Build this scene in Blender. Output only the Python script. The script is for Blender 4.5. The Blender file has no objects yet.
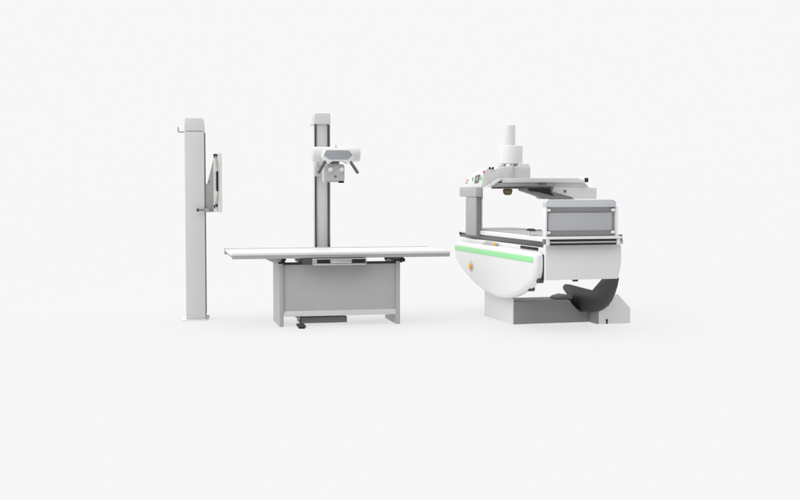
import bpy, bmesh, math, random
from mathutils import Vector, Matrix
R = math.radians
C = bpy.context.scene.collection
SC = bpy.context.scene

# ------------------------------------------------------------------ camera
cam = bpy.data.cameras.new('camera')
cam.lens = 52.2
cam.sensor_width = 36
cam.clip_start, cam.clip_end = 0.1, 3000
co = bpy.data.objects.new('camera', cam)
C.objects.link(co)
co.location = (0, -11.4, 1.34)
co.rotation_euler = (R(90 - 3.06), 0, 0)
SC.camera = co

# ------------------------------------------------------------------ studio light (a white dome, brighter overhead)
W = bpy.data.worlds.new('World')
SC.world = W
W.use_nodes = True
nt = W.node_tree
for n in list(nt.nodes):
    nt.nodes.remove(n)
BACK = 0.9301          # the pale studio backdrop


def nd(tree, typ, **kw):
    n = tree.nodes.new(typ)
    for k, v in kw.items():
        setattr(n, k, v)
    return n


tc = nd(nt, 'ShaderNodeTexCoord')
total = None


def lobe(direction, lo, hi, gain):
    """a soft light on the dome round one direction"""
    global total
    d = nd(nt, 'ShaderNodeVectorMath', operation='DOT_PRODUCT')
    nt.links.new(tc.outputs['Generated'], d.inputs[0])
    d.inputs[1].default_value = Vector(direction).normalized()
    m = nd(nt, 'ShaderNodeMapRange', interpolation_type='SMOOTHSTEP')
    m.inputs['From Min'].default_value = lo
    m.inputs['From Max'].default_value = hi
    m.inputs['To Min'].default_value = 0
    m.inputs['To Max'].default_value = gain
    nt.links.new(d.outputs['Value'], m.inputs['Value'])
    a = nd(nt, 'ShaderNodeMath', operation='ADD')
    if total is None:
        a.inputs[0].default_value = BACK
    else:
        nt.links.new(total, a.inputs[0])
    nt.links.new(m.outputs['Result'], a.inputs[1])
    total = a.outputs[0]


LOBES = [((0, 0, 1), 0.30, 0.95, 0.72),             # overhead bank
         ((-0.50, -0.42, 0.76), 0.60, 0.97, 0.75),  # key softbox, upper left
         ((0, -1, 0), 0.05, 0.90, -0.40),           # dim studio behind the camera
         ((1, -0.75, 0.05), 0.25, 0.95, -0.58),        # dim side on the right
         ((-1, -0.60, 0.1), 0.50, 0.97, 0.36),      # white flat on the left
         ((0, 0, -1), 0.05, 0.60, 0.55)]            # added glow from below, keeps shadows off the translucent floor
for l in LOBES:
    lobe(*l)
bg = nd(nt, 'ShaderNodeBackground')
nt.links.new(total, bg.inputs['Color'])
bg.inputs['Strength'].default_value = 1.0
wo = nd(nt, 'ShaderNodeOutputWorld')
nt.links.new(bg.outputs[0], wo.inputs['Surface'])

SC.view_settings.view_transform = 'Standard'
SC.view_settings.look = 'None'
SC.view_settings.exposure = 0
SC.view_settings.gamma = 1
SC.cycles.max_bounces = 8


def dome_irradiance(side):
    """mean radiance the dome sends on a level sheet from above (1) or below (-1), so the floor's paint can meet the backdrop"""
    s = 0.0
    w = 0.0
    N, K = 120, 240
    for i in range(N):
        z = (i + .5) / N
        r = math.sqrt(1 - z * z)
        for k in range(K):
            a = 2 * math.pi * (k + .5) / K
            d = Vector((r * math.cos(a), r * math.sin(a), side * z))
            v = BACK
            for (dr, lo, hi, g) in LOBES:
                t = min(1, max(0, (d.dot(Vector(dr).normalized()) - lo) / (hi - lo)))
                v += g * t * t * (3 - 2 * t)
            s += v * z
            w += z
    return s / w


SHARE = 0.72           # how much of the floor's light comes up through it
FLOOR_UP = BACK * 0.9990 / dome_irradiance(-1)
FLOOR_DOWN = BACK * 0.9990 / dome_irradiance(1)
print('floor', FLOOR_UP, FLOOR_DOWN)


# ------------------------------------------------------------------ materials
def mat(name, col, rough=0.45, metal=0.0, spec=0.35, vary=0.03, scale=9.0):
    m = bpy.data.materials.new(name)
    m.use_nodes = True
    t = m.node_tree
    b = t.nodes['Principled BSDF']
    b.inputs['Roughness'].default_value = rough
    b.inputs['Metallic'].default_value = metal
    b.inputs['Specular IOR Level'].default_value = spec
    if isinstance(col, (int, float)):
        col = (col, col, col)
    g = nd(t, 'ShaderNodeTexCoord')
    no = nd(t, 'ShaderNodeTexNoise')
    no.inputs['Scale'].default_value = scale
    no.inputs['Detail'].default_value = 5
    t.links.new(g.outputs['Object'], no.inputs['Vector'])
    mr = nd(t, 'ShaderNodeMapRange')
    mr.inputs['To Min'].default_value = 1 - vary
    mr.inputs['To Max'].default_value = 1 + vary
    t.links.new(no.outputs['Fac'], mr.inputs['Value'])
    vm = nd(t, 'ShaderNodeVectorMath', operation='SCALE')
    vm.inputs[0].default_value = col
    t.links.new(mr.outputs['Result'], vm.inputs['Scale'])
    t.links.new(vm.outputs[0], b.inputs['Base Color'])
    mr2 = nd(t, 'ShaderNodeMapRange')
    mr2.inputs['To Min'].default_value = max(0.02, rough - .06)
    mr2.inputs['To Max'].default_value = min(1, rough + .06)
    t.links.new(no.outputs['Fac'], mr2.inputs['Value'])
    t.links.new(mr2.outputs['Result'], b.inputs['Roughness'])
    return m


WHITE = mat('white_paint', (.825, .825, .82), .38)
OFFWHITE = mat('off_white_plastic', (.77, .77, .765), .42)
SHELL = mat('white_shell', (.79, .79, .79), .32)
LIGHT = mat('light_grey_paint', (.68, .68, .685), .45)
PALE = mat('pale_grey_paint', (.70, .70, .70), .45)
PALEMID = mat('soft_grey_paint', (.45, .45, .455), .45)
MID = mat('mid_grey_paint', (.40, .40, .405), .45)
PANEL = mat('grey_panel_paint', (.47, .47, .472), .5)
BLUEGREY = mat('blue_grey_laminate', (.465, .475, .495), .45)
BLUELID = mat('pale_blue_grey_plastic', (.59, .605, .64), .4)
ALU = mat('brushed_aluminium', (.62, .62, .63), .38, .85)
STEEL = mat('dark_steel', (.22, .22, .225), .4, .6)
FOOTGREY = mat('foot_box_grey_paint', (.25, .25, .252), .5)
DARK = mat('dark_grey_paint', (.075, .075, .077), .5)
DARKER = mat('charcoal_plastic', (.04, .04, .042), .5)
HANDLE = mat('dark_handle_rubber', (.11, .11, .112), .5)
COLLIMATOR = mat('collimator_grey_paint', (.53, .53, .53), .42)
BLACK = mat('black_rubber', (.012, .012, .012), .55)
RAILGREY = mat('grey_rail_metal', (.11, .117, .12), .35, .4)
SCREEN = mat('grey_glass_screen', (.36, .375, .40), .18)
GREEN = mat('pale_green_plastic', (.34, .78, .37), .4)
LEAFGREEN = mat('green_key_plastic', (.22, .55, .22), .45)
ORANGE = mat('orange_plastic', (.85, .42, .03), .4)
RED = mat('red_plastic', (.75, .12, .12), .4)
BROWN = mat('brown_cone_plastic', (.16, .115, .07), .5)
BEIGE = mat('beige_hose_plastic', (.66, .62, .55), .5)
TEAL = mat('pale_teal_plastic', (.45, .62, .64), .4)
BEAM = mat('base_shaded_grey', (.28, .28, .282), .5)  # darker than the supports: the table's shadow is put into the colour
TUBEWHITE = mat('tube_white_paint', (.72, .72, .72), .4)
PILLAR = mat('pillar_grey_paint', (.40, .40, .40), .45)
ROCKER = mat('grey_cast_iron', (.062, .062, .064), .45)


# ------------------------------------------------------------------ mesh helpers
class MB:
    def __init__(s):
        s.bm = bmesh.new()

    def box(s, x0, x1, y0, y1, z0, z1):
        return s.hull([(x, y, z) for x in (x0, x1) for y in (y0, y1) for z in (z0, z1)])

    def hull(s, pts):
        t = bmesh.new()
        for p in pts:
            t.verts.new(p)
        bmesh.ops.convex_hull(t, input=t.verts)
        bmesh.ops.dissolve_limit(t, angle_limit=0.01, verts=t.verts, edges=t.edges)
        s._add(t)
        return s

    def prism(s, pts, axis, a, b):
        """polygon pts in the two other axes (in x,y,z order), pushed along axis from a to b"""
        def P(p, v):
            q = list(p)
            q.insert(axis, v)
            return q
        t = bmesh.new()
        lo = [t.verts.new(P(p, a)) for p in pts]
        hi = [t.verts.new(P(p, b)) for p in pts]
        t.faces.new(lo)
        t.faces.new(hi[::-1])
        n = len(pts)
        for i in range(n):
            t.faces.new([lo[i], hi[i], hi[(i + 1) % n], lo[(i + 1) % n]])
        s._add(t)
        return s

    def loops(s, rings):
        """closed skin through rings of equal length, capped at both ends"""
        t = bmesh.new()
        vs = [[t.verts.new(p) for p in r] for r in rings]
        n = len(rings[0])
        for a, b in zip(vs, vs[1:]):
            for i in range(n):
                t.faces.new([a[i], b[i], b[(i + 1) % n], a[(i + 1) % n]])
        t.faces.new(vs[0])
        t.faces.new(vs[-1][::-1])
        s._add(t)
        return s

    def cyl(s, p0, p1, r0, r1=None, seg=40, edge=0.0):
        r1 = r0 if r1 is None else r1
        p0, p1 = Vector(p0), Vector(p1)
        d = (p1 - p0).normalized()
        L = (p1 - p0).length
        u = d.orthogonal().normalized()
        v = d.cross(u)
        prof = [(0, r0), (L, r1)]
        if edge:
            prof = []
            for k in range(5):
                a = math.pi / 2 * k / 4
                prof.append((edge * (1 - math.sin(a)) if False else edge - edge * math.cos(math.pi / 2 - a), r0 - edge + edge * math.sin(a) if False else r0 - edge + edge * math.sin(math.acos(max(-1, min(1, 1 - (edge - edge * math.cos(math.pi / 2 - a)) / edge))))))
            prof = sorted(set(prof))
            prof = [(edge * (1 - math.cos(math.pi / 2 * k / 4)), r0 - edge + edge * math.sin(math.pi / 2 * k / 4)) for k in range(5)]
            prof += [(L - edge * (1 - math.cos(math.pi / 2 * k / 4)), r1 - edge + edge * math.sin(math.pi / 2 * k / 4)) for k in range(4, -1, -1)]
        s.loops([[p0 + d * h + u * (r * math.cos(2 * math.pi * k / seg)) + v * (r * math.sin(2 * math.pi * k / seg))
                  for k in range(seg)] for h, r in prof])
        return s

    def tube(s, pts, r, seg=10):
        pts = [Vector(p) for p in pts]
        rings = []
        ref = None
        for i, p in enumerate(pts):
            d = (pts[min(i + 1, len(pts) - 1)] - pts[max(i - 1, 0)]).normalized()
            if ref is None:
                ref = d.orthogonal().normalized()
            ref = (ref - d * ref.dot(d)).normalized()
            v = d.cross(ref)
            rings.append([p + ref * (r * math.cos(2 * math.pi * k / seg)) + v * (r * math.sin(2 * math.pi * k / seg)) for k in range(seg)])
        s.loops(rings)
        return s

    def _add(s, t):
        me = bpy.data.meshes.new('tmp')
        bmesh.ops.recalc_face_normals(t, faces=t.faces)
        t.to_mesh(me)
        t.free()
        s.bm.from_mesh(me)
        bpy.data.meshes.remove(me)

    def build(s, name, m, parent=None, bevel=0.003, seg=2, sharp=25, label=None):
        bm = s.bm
        if bevel:
            ed = [e for e in bm.edges if len(e.link_faces) == 2 and e.calc_face_angle(0) > R(38)]
            if ed:
                bmesh.ops.bevel(bm, geom=ed, offset=bevel, segments=seg, profile=0.5, affect='EDGES', clamp_overlap=True)
        bmesh.ops.recalc_face_normals(bm, faces=bm.faces)
        me = bpy.data.meshes.new(name)
        bm.to_mesh(me)
        bm.free()
        for p in me.polygons:
            p.use_smooth = True
        me.set_sharp_from_angle(angle=R(sharp))
        me.materials.append(m)
        o = bpy.data.objects.new(name, me)
        C.objects.link(o)
        if parent:
            o.parent = parent
        if label:
            o['label'] = label
        return o


def arc(cx, cy, r, a0, a1, n):
    return [(cx + r * math.cos(R(a0 + (a1 - a0) * i / n)), cy + r * math.sin(R(a0 + (a1 - a0) * i / n))) for i in range(n + 1)]


def thing(name, label, cat, loc, rz):
    o = bpy.data.objects.new(name, None)
    o.empty_display_size = 0.2
    C.objects.link(o)
    o.location = loc
    o.rotation_euler = (0, 0, R(rz))
    o['label'] = label
    o['category'] = cat
    return o


# ------------------------------------------------------------------ setting: seamless studio floor
fm = bpy.data.materials.new('studio_floor')
fm.use_nodes = True
ft = fm.node_tree
ft.nodes.remove(ft.nodes['Principled BSDF'])
up = nd(ft, 'ShaderNodeBsdfTranslucent')
up.inputs['Color'].default_value = (FLOOR_UP,) * 3 + (1,)
dn = nd(ft, 'ShaderNodeBsdfDiffuse')
dn.inputs['Color'].default_value = (FLOOR_DOWN,) * 3 + (1,)
mx = nd(ft, 'ShaderNodeMixShader')
mx.inputs['Fac'].default_value = SHARE
ft.links.new(dn.outputs[0], mx.inputs[1])
ft.links.new(up.outputs[0], mx.inputs[2])
ft.links.new(mx.outputs[0], ft.nodes['Material Output'].inputs['Surface'])
bm = bmesh.new()
bmesh.ops.create_circle(bm, cap_ends=True, segments=96, radius=160)
me = bpy.data.meshes.new('floor')
bm.to_mesh(me)
bm.free()
me.materials.append(fm)
fl = bpy.data.objects.new('floor', me)
C.objects.link(fl)
fl['kind'] = 'structure'

# ================================================================== 1. wall bucky stand
t = thing('bucky_stand', 'tall pale grey column on a thin base plate carrying an upright side-on detector', 'x-ray stand', (-2.076, 0.293, 0), 8)
MB().box(-.088, .107, 0, .26, .012, 1.908).build('column', LIGHT, t, .006, 3)
MB().prism([(-.088, 1.912), (.109, 1.912), (.109, 1.962), (.098, 2.042), (-.080, 2.042), (-.088, 1.985)], 1, -.003, .263).build('column_cap', PALE, t, .007, 3)
MB().box(-.13, .14, -.035, .30, 0, .012).build('base_plate', WHITE, t, .003)
for y in (.018, .208):
    MB().box(.1075, .114, y, y + .034, .05, 1.90).build('guide_rail', STEEL, t, .001)
MB().box(.108, .142, .0, .075, .024, .048).build('rail_stop', MID, t, .002)
MB().tube([(-.089, .10, 1.905), (-.146, .10, 1.905), (-.153, .10, 1.912), (-.154, .10, 1.955)], .0055, 12).build('hook', STEEL, t, 0)
MB().prism([(.108, 1.372), (.134, 1.385), (.199, 1.640), (.199, 1.096), (.108, 1.096)], 1, .02, .24).build('detector_bracket', MID, t, .004)
d = MB().box(.199, .2385, -.11, .37, 1.102, 1.682).build('detector', PALE, t, .006, 3)
MB().box(.240, .279, -.118, .378, 1.094, 1.690).build('front_plate', OFFWHITE, d, .006, 3)
for z0, z1 in ((1.634, 1.680), (1.140, 1.176)):
    MB().box(.2005, .236, -.122, -.109, z1 - .012, z1).box(.2005, .212, -.122, -.109, z0, z1 - .010).box(.224, .236, -.122, -.109, z1 - .026, z1 - .010).build('latch', BLACK, d, .002)
MB().box(.226, .2385, -.128, -.109, 1.300, 1.512).box(.2385, .246, -.131, -.121, 1.308, 1.504).build('grip', BLACK, d, .004)
for s_ in (1, -1):
    mid = 1.407
    pts = []
    for k in range(11):
        u = k / 10
        pts.append((.206 + .022 * math.sin(u * math.pi * .5), -.116 - .022 * math.sin(u * math.pi), mid + s_ * (.232 - .132 * u)))
    MB().tube(pts, .012, 12).build('grip_strap', BEIGE, d, 0)
MB().box(.204, .234, -.116, -.109, 1.108, 1.132).build('catch', OFFWHITE, d, .002)
MB().cyl((.148, -.0, 1.405), (.148, .021, 1.405), .007, seg=16).build('bolt', STEEL, t, 0)
k = MB().cyl((.036, -.040, 1.119), (.200, -.040, 1.119), .011, seg=20).build('lock_lever', STEEL, t, .0015)
MB().cyl((.028, -.040, 1.119), (.048, -.040, 1.119), .017, seg=24).build('knob', DARKER, k, .003)
MB().box(.112, .150, -.052, .022, 1.104, 1.136).build('lever_mount', MID, k, .003)

# ================================================================== 2. x-ray table with floating top
TX = (-1.143, -0.257, 0)
t = thing('examination_table', 'long white tabletop on a low grey boxed pedestal with two plate legs', 'x-ray table', TX, 12.5)
top = MB().box(-.485, 1.655, -.062, .786, .697, .7185).build('tabletop', WHITE, t, .003, 3)
for y0, y1, sg, x0 in ((-.105, -.0625, 1, -.478), (.7865, .830, -1, -.490)):
    a, b = (y0, y1) if sg > 0 else (y1, y0)
    e = MB().prism([(a, .699), (a + sg * .004, .718), (a + sg * .012, .7245), (b, .7255), (b, .699)], 0, x0, 1.655).build('side_rail', PALE, top, .0015)
    MB().prism([(a + sg * .003, .6985), (a + sg * .005, .672), (a + sg * .012, .666), (b, .664), (b, .6985)], 0, x0 + .004, 1.651).build('rail_channel', MID, top, .002)
MB().box(-.470, -.440, -.060, .784, .672, .6965).build('end_rail', MID, top, .003)
MB().box(1.622, 1.650, -.060, .784, .672, .6965).build('end_rail', MID, top, .003)
for x0 in (-.02, 1.132):
    l = MB().box(x0, x0 + .040, .0, .54, .0, .625).build('leg', PALEMID, t, .003)
MB().box(.0205, 1.1315, .018, .036, .102, .598).build('front_panel', PANEL, t, .002)
MB().prism([(.002, .098), (.002, .118), (.0175, .150), (.036, .150), (.036, .098)], 0, .0205, 1.1315).build('panel_sill', LIGHT, t, .002)
MB().box(.0205, 1.1315, .50, .52, .10, .555).build('back_panel', PANEL, t, .002)
MB().box(.0205, 1.1315, .0165, .0465, .599, .622).build('pedestal_shade_rail', DARKER, t, .002)  # charcoal colour stands in for the shade under the tabletop
# cross carriages under the top at each leg
for x0, sgn in ((-.06, 1), (1.10, -1)):
    c = MB().box(x0 + .005, x0 + .105, -.02, .72, .640, .6635).build('carriage_beam', DARK, t, .003)
    for y in (.02, .46):
        MB().box(x0 + .02, x0 + .10, y, y + .06, .606, .640).build('roller_block', BLACK, c, .003)
MB().prism([(-.155, .662), (.004, .662), (.004, .596), (-.022, .596)], 1, -.028, .0).build('gusset', PALEMID, t, .002)
MB().cyl((1.172, -.02, .634), (1.215, -.02, .634), .018, seg=20).cyl((1.200, -.045, .640), (1.200, .02, .640), .013, seg=16).build('brake_knob', BLACK, t, .002)
MB().cyl((.012, -.045, .640), (.012, -.005, .640), .016, seg=20).box(-.03, .035, -.036, -.012, .612, .630).build('brake_knob', BLACK, t, .002)
# cassette tray
tr = MB().box(.195, .812, -.105, .50, .606, .662).build('cassette_tray', DARK, t, .003)
f = MB().box(.285, .812, -.128, -.1055, .598, .664).build('tray_front', MID, tr, .003)
MB().box(.328, .456, -.131, -.126, .618, .655).build('slot', BLACK, tr, .001)
MB().box(.668, .800, -.131, -.126, .618, .655).build('slot', BLACK, tr, .001)
MB().prism([(.470, .640), (.530, .648), (.600, .648), (.655, .640), (.655, .618), (.470, .618)], 1, -.142, -.1285).build('tray_handle', ALU, tr, .004, 3)
MB().box(.300, .810, -.136, -.1285, .600, .616).build('handle_bar', ALU, tr, .003)
# foot switch box
fx = MB().box(.212, .684, .25, .48, .0, .060).build('foot_control_box', FOOTGREY, t, .003)
MB().prism([(.165, .064), (.2115, .064), (.2115, .030)], 1, .252, .48).build('box_cheek', LIGHT, fx, .002)
p = MB().cyl((.180, -.10, .010), (.212, .25, .030), .007, seg=12).build('pedal_arm', DARKER, t, 0)
MB().prism([(-.20, .012), (-.20, .022), (-.19, .027), (-.04, .036), (-.03, .030), (-.03, .012)], 0, .138, .212).build('foot_pedal', DARKER, p, .004)
MB().box(.148, .202, -.188, -.05, .0, .0115).build('pedal_foot', BLACK, p, .001)

# ================================================================== 3. floor column with tube head
t = thing('tube_stand', 'slim aluminium column behind the long table holding a white tube head with angled handles', 'tube stand', TX, 12.5)
MB().box(.495, .642, 1.112, 1.27, .02, 2.015).build('column', LIGHT, t, .003)
for x in (.4885, .626):
    MB().box(x, x + .020, 1.098, 1.120, .03, 2.012).build('guide_rail', RAILGREY, t, .001)
MB().box(.6425, .656, 1.104, 1.27, .03, 2.010).build('column_cheek', ALU, t, .001)
MB().prism([(.484, 2.016), (.658, 2.016), (.657, 2.115), (.649, 2.130), (.493, 2.130), (.485, 2.115)], 1, 1.088, 1.29).build('column_cap', PALE, t, .004)
MB().box(.42, .72, .98, 1.40, 0, .02).build('base_plate', MID, t, .002)
MB().tube([(.484, 1.15, 2.010), (.458, 1.15, 2.010), (.451, 1.15, 2.004), (.450, 1.15, 1.992)], .005, 10).build('hook', ALU, t, 0)
ca = MB().box(.478, .665, 1.040, 1.097, 1.462, 1.735).build('carriage', LIGHT, t, .004)
MB().box(.478, .600, 1.00, 1.0395, 1.462, 1.555).build('carriage_lock', PALEMID, ca, .004)
MB().cyl((.50, 1.02, 1.555), (.50, 1.02, 1.66), .010, seg=14).build('lift_rod', ALU, ca, 0)
MB().box(.54, .66, .46, 1.0385, 1.625, 1.735).build('tube_arm', PALE, t, .008, 3)
h = MB().cyl((.362, .42, 1.678), (.846, .42, 1.678), .074, seg=56, edge=.018).build('tube_housing', TUBEWHITE, t, 0, sharp=40)
for x in (.470, .772):
    MB().cyl((x, .42, 1.678), (x + .008, .42, 1.678), .0755, seg=56).build('end_band', OFFWHITE, h, .001)
MB().cyl((.600, .40, 1.752), (.600, .40, 1.767), .010, seg=18).build('alignment_pin', BEIGE, h, .001)
# console: an octagonal face tipped towards the operator
con = MB().prism([(.466, 1.722), (.704, 1.722), (.752, 1.672), (.752, 1.640), (.715, 1.585), (.688, 1.578), (.655, 1.606), (.535, 1.606), (.505, 1.578), (.480, 1.588), (.440, 1.640), (.440, 1.672)], 1, .215, .345).build('console', WHITE, t, .007, 3)
MB().prism([(.476, 1.711), (.698, 1.711), (.740, 1.664), (.682, 1.621), (.506, 1.621), (.450, 1.660)], 1, .209, .2145).build('screen', SCREEN, con, .0015)
for a, b in (((.468, .23, 1.604), (.392, .18, 1.486)), ((.716, .23, 1.604), (.785, .18, 1.486))):
    MB().tube([a, b], .0155, 18).build('handle', HANDLE, con, .004)
cl = MB().box(.462, .668, .275, .43, 1.410, 1.562).build('collimator', COLLIMATOR, t, .006, 3)
MB().cyl((.580, .40, 1.560), (.580, .40, 1.612), .056, seg=32).build('neck', MID, cl, .001)
MB().box(.498, .662, .30, .45, 1.5625, 1.577).build('collimator_plate', PALE, cl, .002)
for x in (.523, .634):
    MB().cyl((x, .225, 1.522), (x, .2745, 1.522), .020, .022, 26).cyl((x, .222, 1.522), (x, .2255, 1.522), .016, .019, 26).build('knob', OFFWHITE, cl, .003)
MB().cyl((.574, .266, 1.452), (.574, .2745, 1.452), .011, seg=22).build('centring_light', STEEL, cl, .001)
MB().box(.612, .662, .276, .33, 1.390, 1.4095).build('tape_measure', BLACK, cl, .003)
MB().box(.470, .644, .29, .455, 1.398, 1.4095).build('filter_rail', ALU, cl, .001)

# ================================================================== 4. tilting fluoroscopy table
t = thing('fluoroscopy_table', 'large white tilting table with green-striped half-moon side cover and overhead imaging tower', 'fluoroscopy table', (1.106, -0.0515, 0), 15.5)
# base
MB().prism([(0.0, 0), (.82, 0), (.82, .40), (.30, .30), (0, .252)], 0, .0, .014).build('base_support', OFFWHITE, t, .004)
MB().box(.814, .8295, -.196, -.001, 0, .29).build('base_shade_plate', BEAM, t, .002)  # added dark plate, paints shade over the rear support's left face
bb = MB().prism([(.0145, 0), (.8135, 0), (.8135, .105), (.708, .105), (.694, .124), (.662, .155), (.628, .190), (.612, .222), (.0145, .222)], 1, .0, .36).build('base_beam', BEAM, t, .003)
MB().box(.0145, .829, .361, .41, 0, .222).build('beam_back', BEAM, bb, .003)
b = MB().prism([(.83, 0), (.83, .292), (1.034, .292), (1.171, .150), (1.171, 0)], 1, -.20, .40).build('base_support', OFFWHITE, t, .004)
MB().box(.908, .922, -.206, -.199, .0, .038).cyl((.915, -.206, .038), (.915, -.199, .038), .010, seg=16).build('anchor_slot', BLACK, b, 0)
MB().prism([(.520, .2225), (.520, .236), (.535, .248), (.610, .268), (.680, .258), (.680, .2225)], 1, .10, .30).build('drive_motor', FOOTGREY, t, .004)
# rear rocker: thick cast crescent
rk = [(.478, .318), (.425, .348), (.346, .352), (-.232, .337), (-.443, .461), (-.470, .504), (-.778, .504), (-.752, .430), (-.705, .355)]
rk += [(-.640, .278), (-.557, .216), (-.46, .172), (-.36, .143), (-.25, .124), (-.16, .118), (-.04, .112), (.07, .116), (.17, .132), (.267, .158), (.315, .190), (.343, .232), (.465, .292)]
ro = MB().prism(rk, 0, .735, .762).build('rocker', ROCKER, t, .004)
MB().cyl((.722, .072, .150), (.736, .072, .150), .022, seg=22).build('rocker_pin', BLACK, ro, .002)
# half-moon side cover
cu, ha = .31, 1.175
bot = [(-.865, .64), (-.863, .595), (-.856, .560), (-.842, .530), (-.823, .507)]
for i in range(41):
    u = -.80 + 2.18 * i / 40
    bot.append((u, .257 + (.166 if u > .13 else .262) * (u - .13) ** 2))
bot += [(1.412, .533), (1.445, .554), (1.47, .582), (1.483, .62)]
# rounded lower corners, straight sides, level top
outline = bot + [(cu + ha, .67), (cu + ha, .71), (cu + ha - .006, .738), (cu + ha - .02, .752), (cu + ha - .05, .758)]
for i in range(1, 12):
    outline.append((cu + ha - .05 - (2 * ha - .10) * i / 12, .758))
outline += [(cu - ha + .05, .758), (cu - ha + .02, .752), (cu - ha + .006, .738), (cu - ha, .71), (cu - ha, .66)]


def smooth(pts, it, keep=lambda p: False):
    for _ in range(it):
        n = len(pts)
        pts = [pts[i] if keep(pts[i]) else (.25 * pts[i - 1][0] + .5 * pts[i][0] + .25 * pts[(i + 1) % n][0],
                                             .25 * pts[i - 1][1] + .5 * pts[i][1] + .25 * pts[(i + 1) % n][1]) for i in range(n)]
    return pts


outline = smooth(outline, 2)


def inset(pts, d):
    n = len(pts)
    res = []
    for i in range(n):
        p, q = Vector(pts[i - 1]), Vector(pts[(i + 1) % n])
        tg = (q - p).normalized()
        nrm = Vector((-tg.y, tg.x))            # counter-clockwise outline: inward
        res.append(tuple(Vector(pts[i]) + nrm * d))
    return res


rings = []
RAD = .045
for k in range(8):
    a = math.pi / 2 * k / 7
    rr = RAD * (1 - math.sin(a))
    rings.append([(-.12 + RAD * (1 - math.cos(a)), u, z) for (u, z) in inset(outline, rr)])
rings.append([(-.044, u, z) for (u, z) in outline])
rings.append([(-.040, u, z) for (u, z) in inset(outline, .004)])
mo = MB().loops(rings).build('side_cover', SHELL, t, 0, sharp=40)
MB().prism([(-.815, .660), (1.435, .660), (1.447, .668), (1.447, .706), (1.435, .714), (-.815, .714), (-.822, .706), (-.822, .668)], 0, -.1235, -.117).build('accent_stripe', GREEN, mo, .001)
MB().cyl((-.130, .895, .520), (-.119, .895, .520), .052, seg=32).build('button_bezel', ALU, mo, .002)
MB().cyl((-.146, .885, .518), (-.1305, .885, .518), .028, .041, seg=32).build('stop_button', ORANGE, mo, .005, 3)
for u, z in ((-.815, .496), (-.605, .404)):
    MB().cyl((-.078, u, z), (-.020, u, z), .024, seg=22).build('end_stop', DARK, mo, .003)
# body
MB().box(-.028, .69, -.835, 1.50, .512, .795).build('table_frame', OFFWHITE, t, .01, 3)
MB().box(-.039, -.0285, -.863, -.80, .500, .735).build('gap_shade_strip', DARKER, t, .004)  # dark strip standing in for the shaded gap beside the end panel
ep = MB().prism([(-.030, .505), (.686, .505), (.700, .545), (.711, .60), (.719, .66), (.722, .72), (.720, .78), (.714, .822), (-.030, .822)], 1, -.90, -.836).build('end_panel', OFFWHITE, t, .006, 3)
MB().cyl((.278, -.86, .486), (.278, -.86, .506), .026, seg=22).build('foot_knob', DARKER, ep, .002)
MB().hull([(-.06, .32, .760), (-.06, .74, .760), (.0, .32, .760), (.0, .74, .760), (-.03, .34, .785), (-.03, .70, .790), (.0, .34, .79), (.0, .70, .795)]).build('release_lever', MID, t, .004)
MB().cyl((-.075, .325, .772), (-.058, .325, .772), .020, seg=20).build('lever_lamp', ORANGE, t, .002)
MB().box(-.0335, -.0285, -.72, -.28, .765, .793).build('cable_slot', BLACK, t, .002)
# sliding rails and top
sr = MB().box(.005, .045, -.88, 1.66, .800, .844).build('slide_rail', RAILGREY, t, .003)
MB().box(.65, .69, -.88, 1.66, .800, .844).build('slide_rail', RAILGREY, t, .003)
MB().cyl((-.012, 1.62, .836), (.004, 1.62, .836), .012, seg=20).build('rail_stop', BLACK, sr, .002)
tp = MB().box(.0, .70, -.90, 1.70, .8455, .888).build('tabletop', WHITE, t, .008, 3)
MB().box(.06, .645, -.86, 1.66, .8885, .896).build('top_pad', MID, tp, .003)
g = MB().hull([(-.01, -.50, .934), (.045, -.50, .934), (-.01, -.36, .938), (.045, -.36, .938), (.0, -.46, .958), (.04, -.46, .958), (.0, -.38, .958), (.04, -.38, .958)]).build('hand_grip_clamp', BLACK, t, .004)
MB().box(.005, .020, -.41, -.395, .8885, .936).build('clamp_stem', WHITE, g, .001)
MB().cyl((.04, -.44, .943), (.115, -.44, .943), .009, seg=14).build('clamp_lever', MID, g, .001)
# end rails below the footboard
er = MB().box(-.052, .684, -.985, -.955, .879, .901).build('end_rail', WHITE, t, .004)
for z in (.8235, .860):
    MB().box(-.025, .66, -.955, -.905, z, z + .018).build('rubber_strip', DARKER, er, .001)
MB().box(-.025, .66, -.965, -.905, .8435, .8585).build('rail_strip', ALU, er, .001)
for v in (-.052, .642):
    MB().box(v, v + .030, -.975, -.903, .8235, .878).build('rail_bracket', WHITE, er, .003)
MB().box(-.066, -.0525, -.960, -.905, .835, .880).build('rail_clip', STEEL, er, .002)
MB().box(.685, .697, -.965, -.905, .855, .915).build('rail_clip', STEEL, er, .002)
MB().box(.690, .722, -.93, -.895, .826, .868).build('rail_cap', TEAL, er, .003)
# footboard
fb_ = MB().box(-.045, .625, -.930, -.905, .902, 1.175).build('footboard', MID, t, .003)
MB().box(-.030, .594, -.953, -.9305, .957, 1.116).build('board_panel', BLUEGREY, fb_, .002)
lid = [(-.062, 1.168), (.628, 1.168), (.628, 1.19)] + arc(.588, 1.195, .040, 0, 90, 6) + arc(-.022, 1.195, .040, 90, 180, 6) + [(-.062, 1.19)]
MB().prism(lid, 1, -.972, -.895).build('board_cap', BLUELID, fb_, .003)
MB().box(-.062, -.046, -.968, -.90, .902, 1.1675).build('board_post', WHITE, fb_, .003)
MB().box(.629, .650, -.968, -.90, .902, 1.172).build('board_post', WHITE, fb_, .003)
for v in (-.045, .590):
    for z in (1.128, .925):
        MB().box(v, v + .034, -.966, -.931, z, z + .026).build('corner_block', WHITE, fb_, .004)
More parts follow.
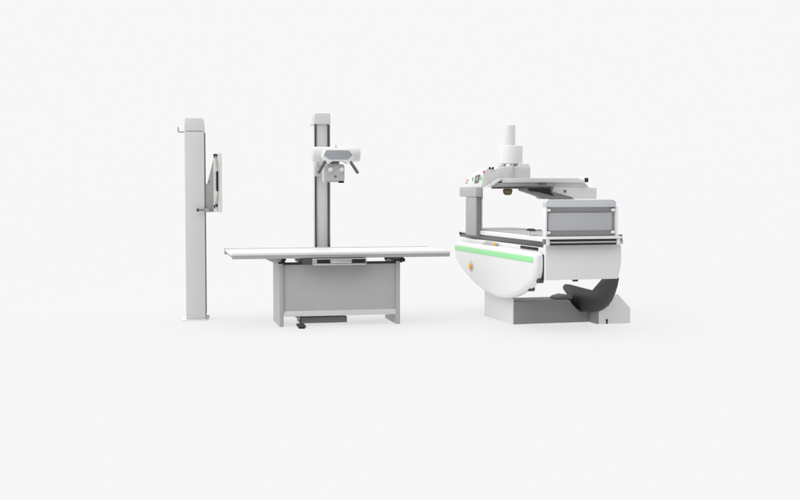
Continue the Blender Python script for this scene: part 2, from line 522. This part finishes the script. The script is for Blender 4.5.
# imaging tower: pillar on the table's edge
pl = MB().box(-.047, .028, .97, 1.30, .836, 1.244).build('support_pillar', PILLAR, t, .003)
for v in (-.030, -.004):
    MB().box(v, v + .008, .962, .9695, .84, 1.24).build('pillar_groove', STEEL, pl, .001)
MB().box(-.052, .020, .955, 1.50, 1.246, 1.348).box(.0205, .030, .96, 1.48, 1.225, 1.348).build('pillar_cap', PALEMID, pl, .004)
# cross arm and its covers
ar = MB().prism([(.034, 1.351), (.040, 1.492), (.215, 1.556), (.300, 1.570), (.560, 1.572), (.570, 1.560), (.570, 1.449), (.205, 1.449), (.104, 1.351)], 1, .97, 1.36).build('tower_cover', PALE, t, .008, 3)
MB().prism([(.05, 1.349), (.104, 1.349), (.235, 1.43), (.235, 1.449), (.205, 1.449)], 1, .925, .969).build('gusset', WHITE, ar, .003)
MB().box(.238, 1.19, .93, 1.30, 1.396, 1.4485).build('cross_arm', OFFWHITE, t, .006, 3)
am = MB().box(.108, .808, .938, 1.28, 1.352, 1.3955).build('arm_rail', MID, t, .004)
MB().box(.235, .815, .930, 1.27, 1.332, 1.3515).build('rail_underside', DARK, am, .003)
MB().box(.64, .735, .918, .937, 1.386, 1.400).build('arm_handle', STEEL, am, .004)
kn = MB().cyl((1.13, .928, 1.426), (1.172, .905, 1.426), .034, seg=26).build('end_knob', WHITE, t, .004)
MB().cyl((1.1725, .9045, 1.426), (1.205, .888, 1.426), .024, seg=22).build('knob_grip', BLACK, kn, .004)
# console on the arm's outer end
def face_v(u, z):
    """the sloping left face of the console"""
    return .014 + (z - 1.351) * .1135 - .1414 * (u - .972)


cs = MB().hull([(face_v(u, z), u, z) for u, z in ((.972, 1.351), (1.40, 1.351), (.972, 1.496), (1.20, 1.496))]
               + [(.075, .972, 1.548), (.10, 1.16, 1.551), (.155, .972, 1.553), (.16, 1.20, 1.553), (.2, .972, 1.36), (.2, 1.40, 1.36)]).build('control_console', WHITE, t, .004, 3)
# image chain
ct_ = MB().cyl((.405, 1.12, 1.600), (.405, 1.12, 1.795), .124, seg=72, edge=.010).build('camera_tower', WHITE, t, 0, sharp=40)
MB().cyl((.385, 1.12, 1.790), (.385, 1.12, 2.012), .063, seg=56, edge=.004).build('camera_head', OFFWHITE, ct_, 0, sharp=40)
MB().box(.44, .572, 1.0, 1.34, 1.560, 1.604).build('tower_bracket', OFFWHITE, ct_, .015, 4)
MB().cyl((.30, 1.14, 1.572), (.30, 1.14, 1.602), .05, seg=30).build('tower_collar', WHITE, ct_, 0)
MB().cyl((.362, .955, 1.45), (.362, .955, 1.598), .0095, seg=18).build('guide_rod', ALU, ct_, 0)
MB().cyl((.322, 1.0, 1.264), (.322, 1.0, 1.331), .042, .056, seg=32).build('compression_cone', BROWN, t, .022, 5)
# dark drive bracket sloping from the arm to the rear housing
br = MB().prism([(.412, 1.338), (.412, 1.312), (.604, 1.251), (.638, 1.224), (.946, 1.224), (.956, 1.241), (.720, 1.300), (.720, 1.338)], 1, .72, .925).build('drive_bracket', STEEL, t, .004)
MB().prism([(.440, 1.3375), (.452, 1.312), (.560, 1.296), (.735, 1.256), (.700, 1.29), (.690, 1.3375)], 1, .712, .7205).build('bracket_shade', BLACK, br, .001)  # thin black sheet painting the shade just beneath the arm
# rear housing and its column
rh = MB().box(.812, 1.336, .955, 1.36, 1.222, 1.344).build('rear_housing', OFFWHITE, t, .005, 3)
MB().prism([(.812, 1.345), (1.252, 1.345), (1.205, 1.3955), (.812, 1.3955)], 1, .965, 1.34).build('housing_cover', PALE, rh, .004)
for v, z in ((.962, 1.305), (1.135, 1.325), (1.27, 1.30)):
    MB().cyl((v, .948, z), (v, .9545, z), .016 if v < 1 else .006, seg=18).build('bolt', STEEL if v < 1 else LIGHT, rh, .001)
MB().box(.92, 1.10, 1.0, 1.32, .60, 1.2215).build('rear_column', LIGHT, t, .005)
MB().box(.691, .919, 1.05, 1.27, .60, .76).build('column_mount', MID, t, .003)


def plaque(corners, name, m, lift=.004):
    pts = [(face_v(u, z) - l, u, z) for u, z in corners for l in (-.004, lift)]
    return MB().hull(pts).build(name, m, cs, 0)


plaque([(1.018, 1.480), (1.048, 1.484), (1.135, 1.392), (1.100, 1.388), (1.040, 1.398), (1.130, 1.47)], 'display', STEEL)
plaque([(1.055, 1.455), (1.105, 1.455), (1.105, 1.42), (1.055, 1.42)], 'display_field', SCREEN, .006)
plaque([(1.168, 1.456), (1.198, 1.453), (1.198, 1.418), (1.168, 1.414)], 'green_key', LEAFGREEN)
plaque([(.984, 1.460), (1.012, 1.460), (1.012, 1.422), (.984, 1.422)], 'green_key', LEAFGREEN)
plaque([(1.285, 1.430), (1.33, 1.427), (1.33, 1.416), (1.285, 1.417)], 'red_button', RED)
plaque([(1.30, 1.402), (1.345, 1.400), (1.345, 1.386), (1.30, 1.388)], 'grey_button', SCREEN)
MB().cyl((.055, .985, 1.505), (.035, .962, 1.517), .011, seg=16).build('red_button', RED, cs, .002)
for v in (.108, .142):
    MB().cyl((v, 1.0, 1.540), (v, .962, 1.552), .012, seg=14).build('toggle_switch', BLACK, cs, .001)
MB().cyl((.078, 1.0, 1.520), (.076, .962, 1.534), .007, seg=10).build('toggle_switch', LIGHT, cs, .001)
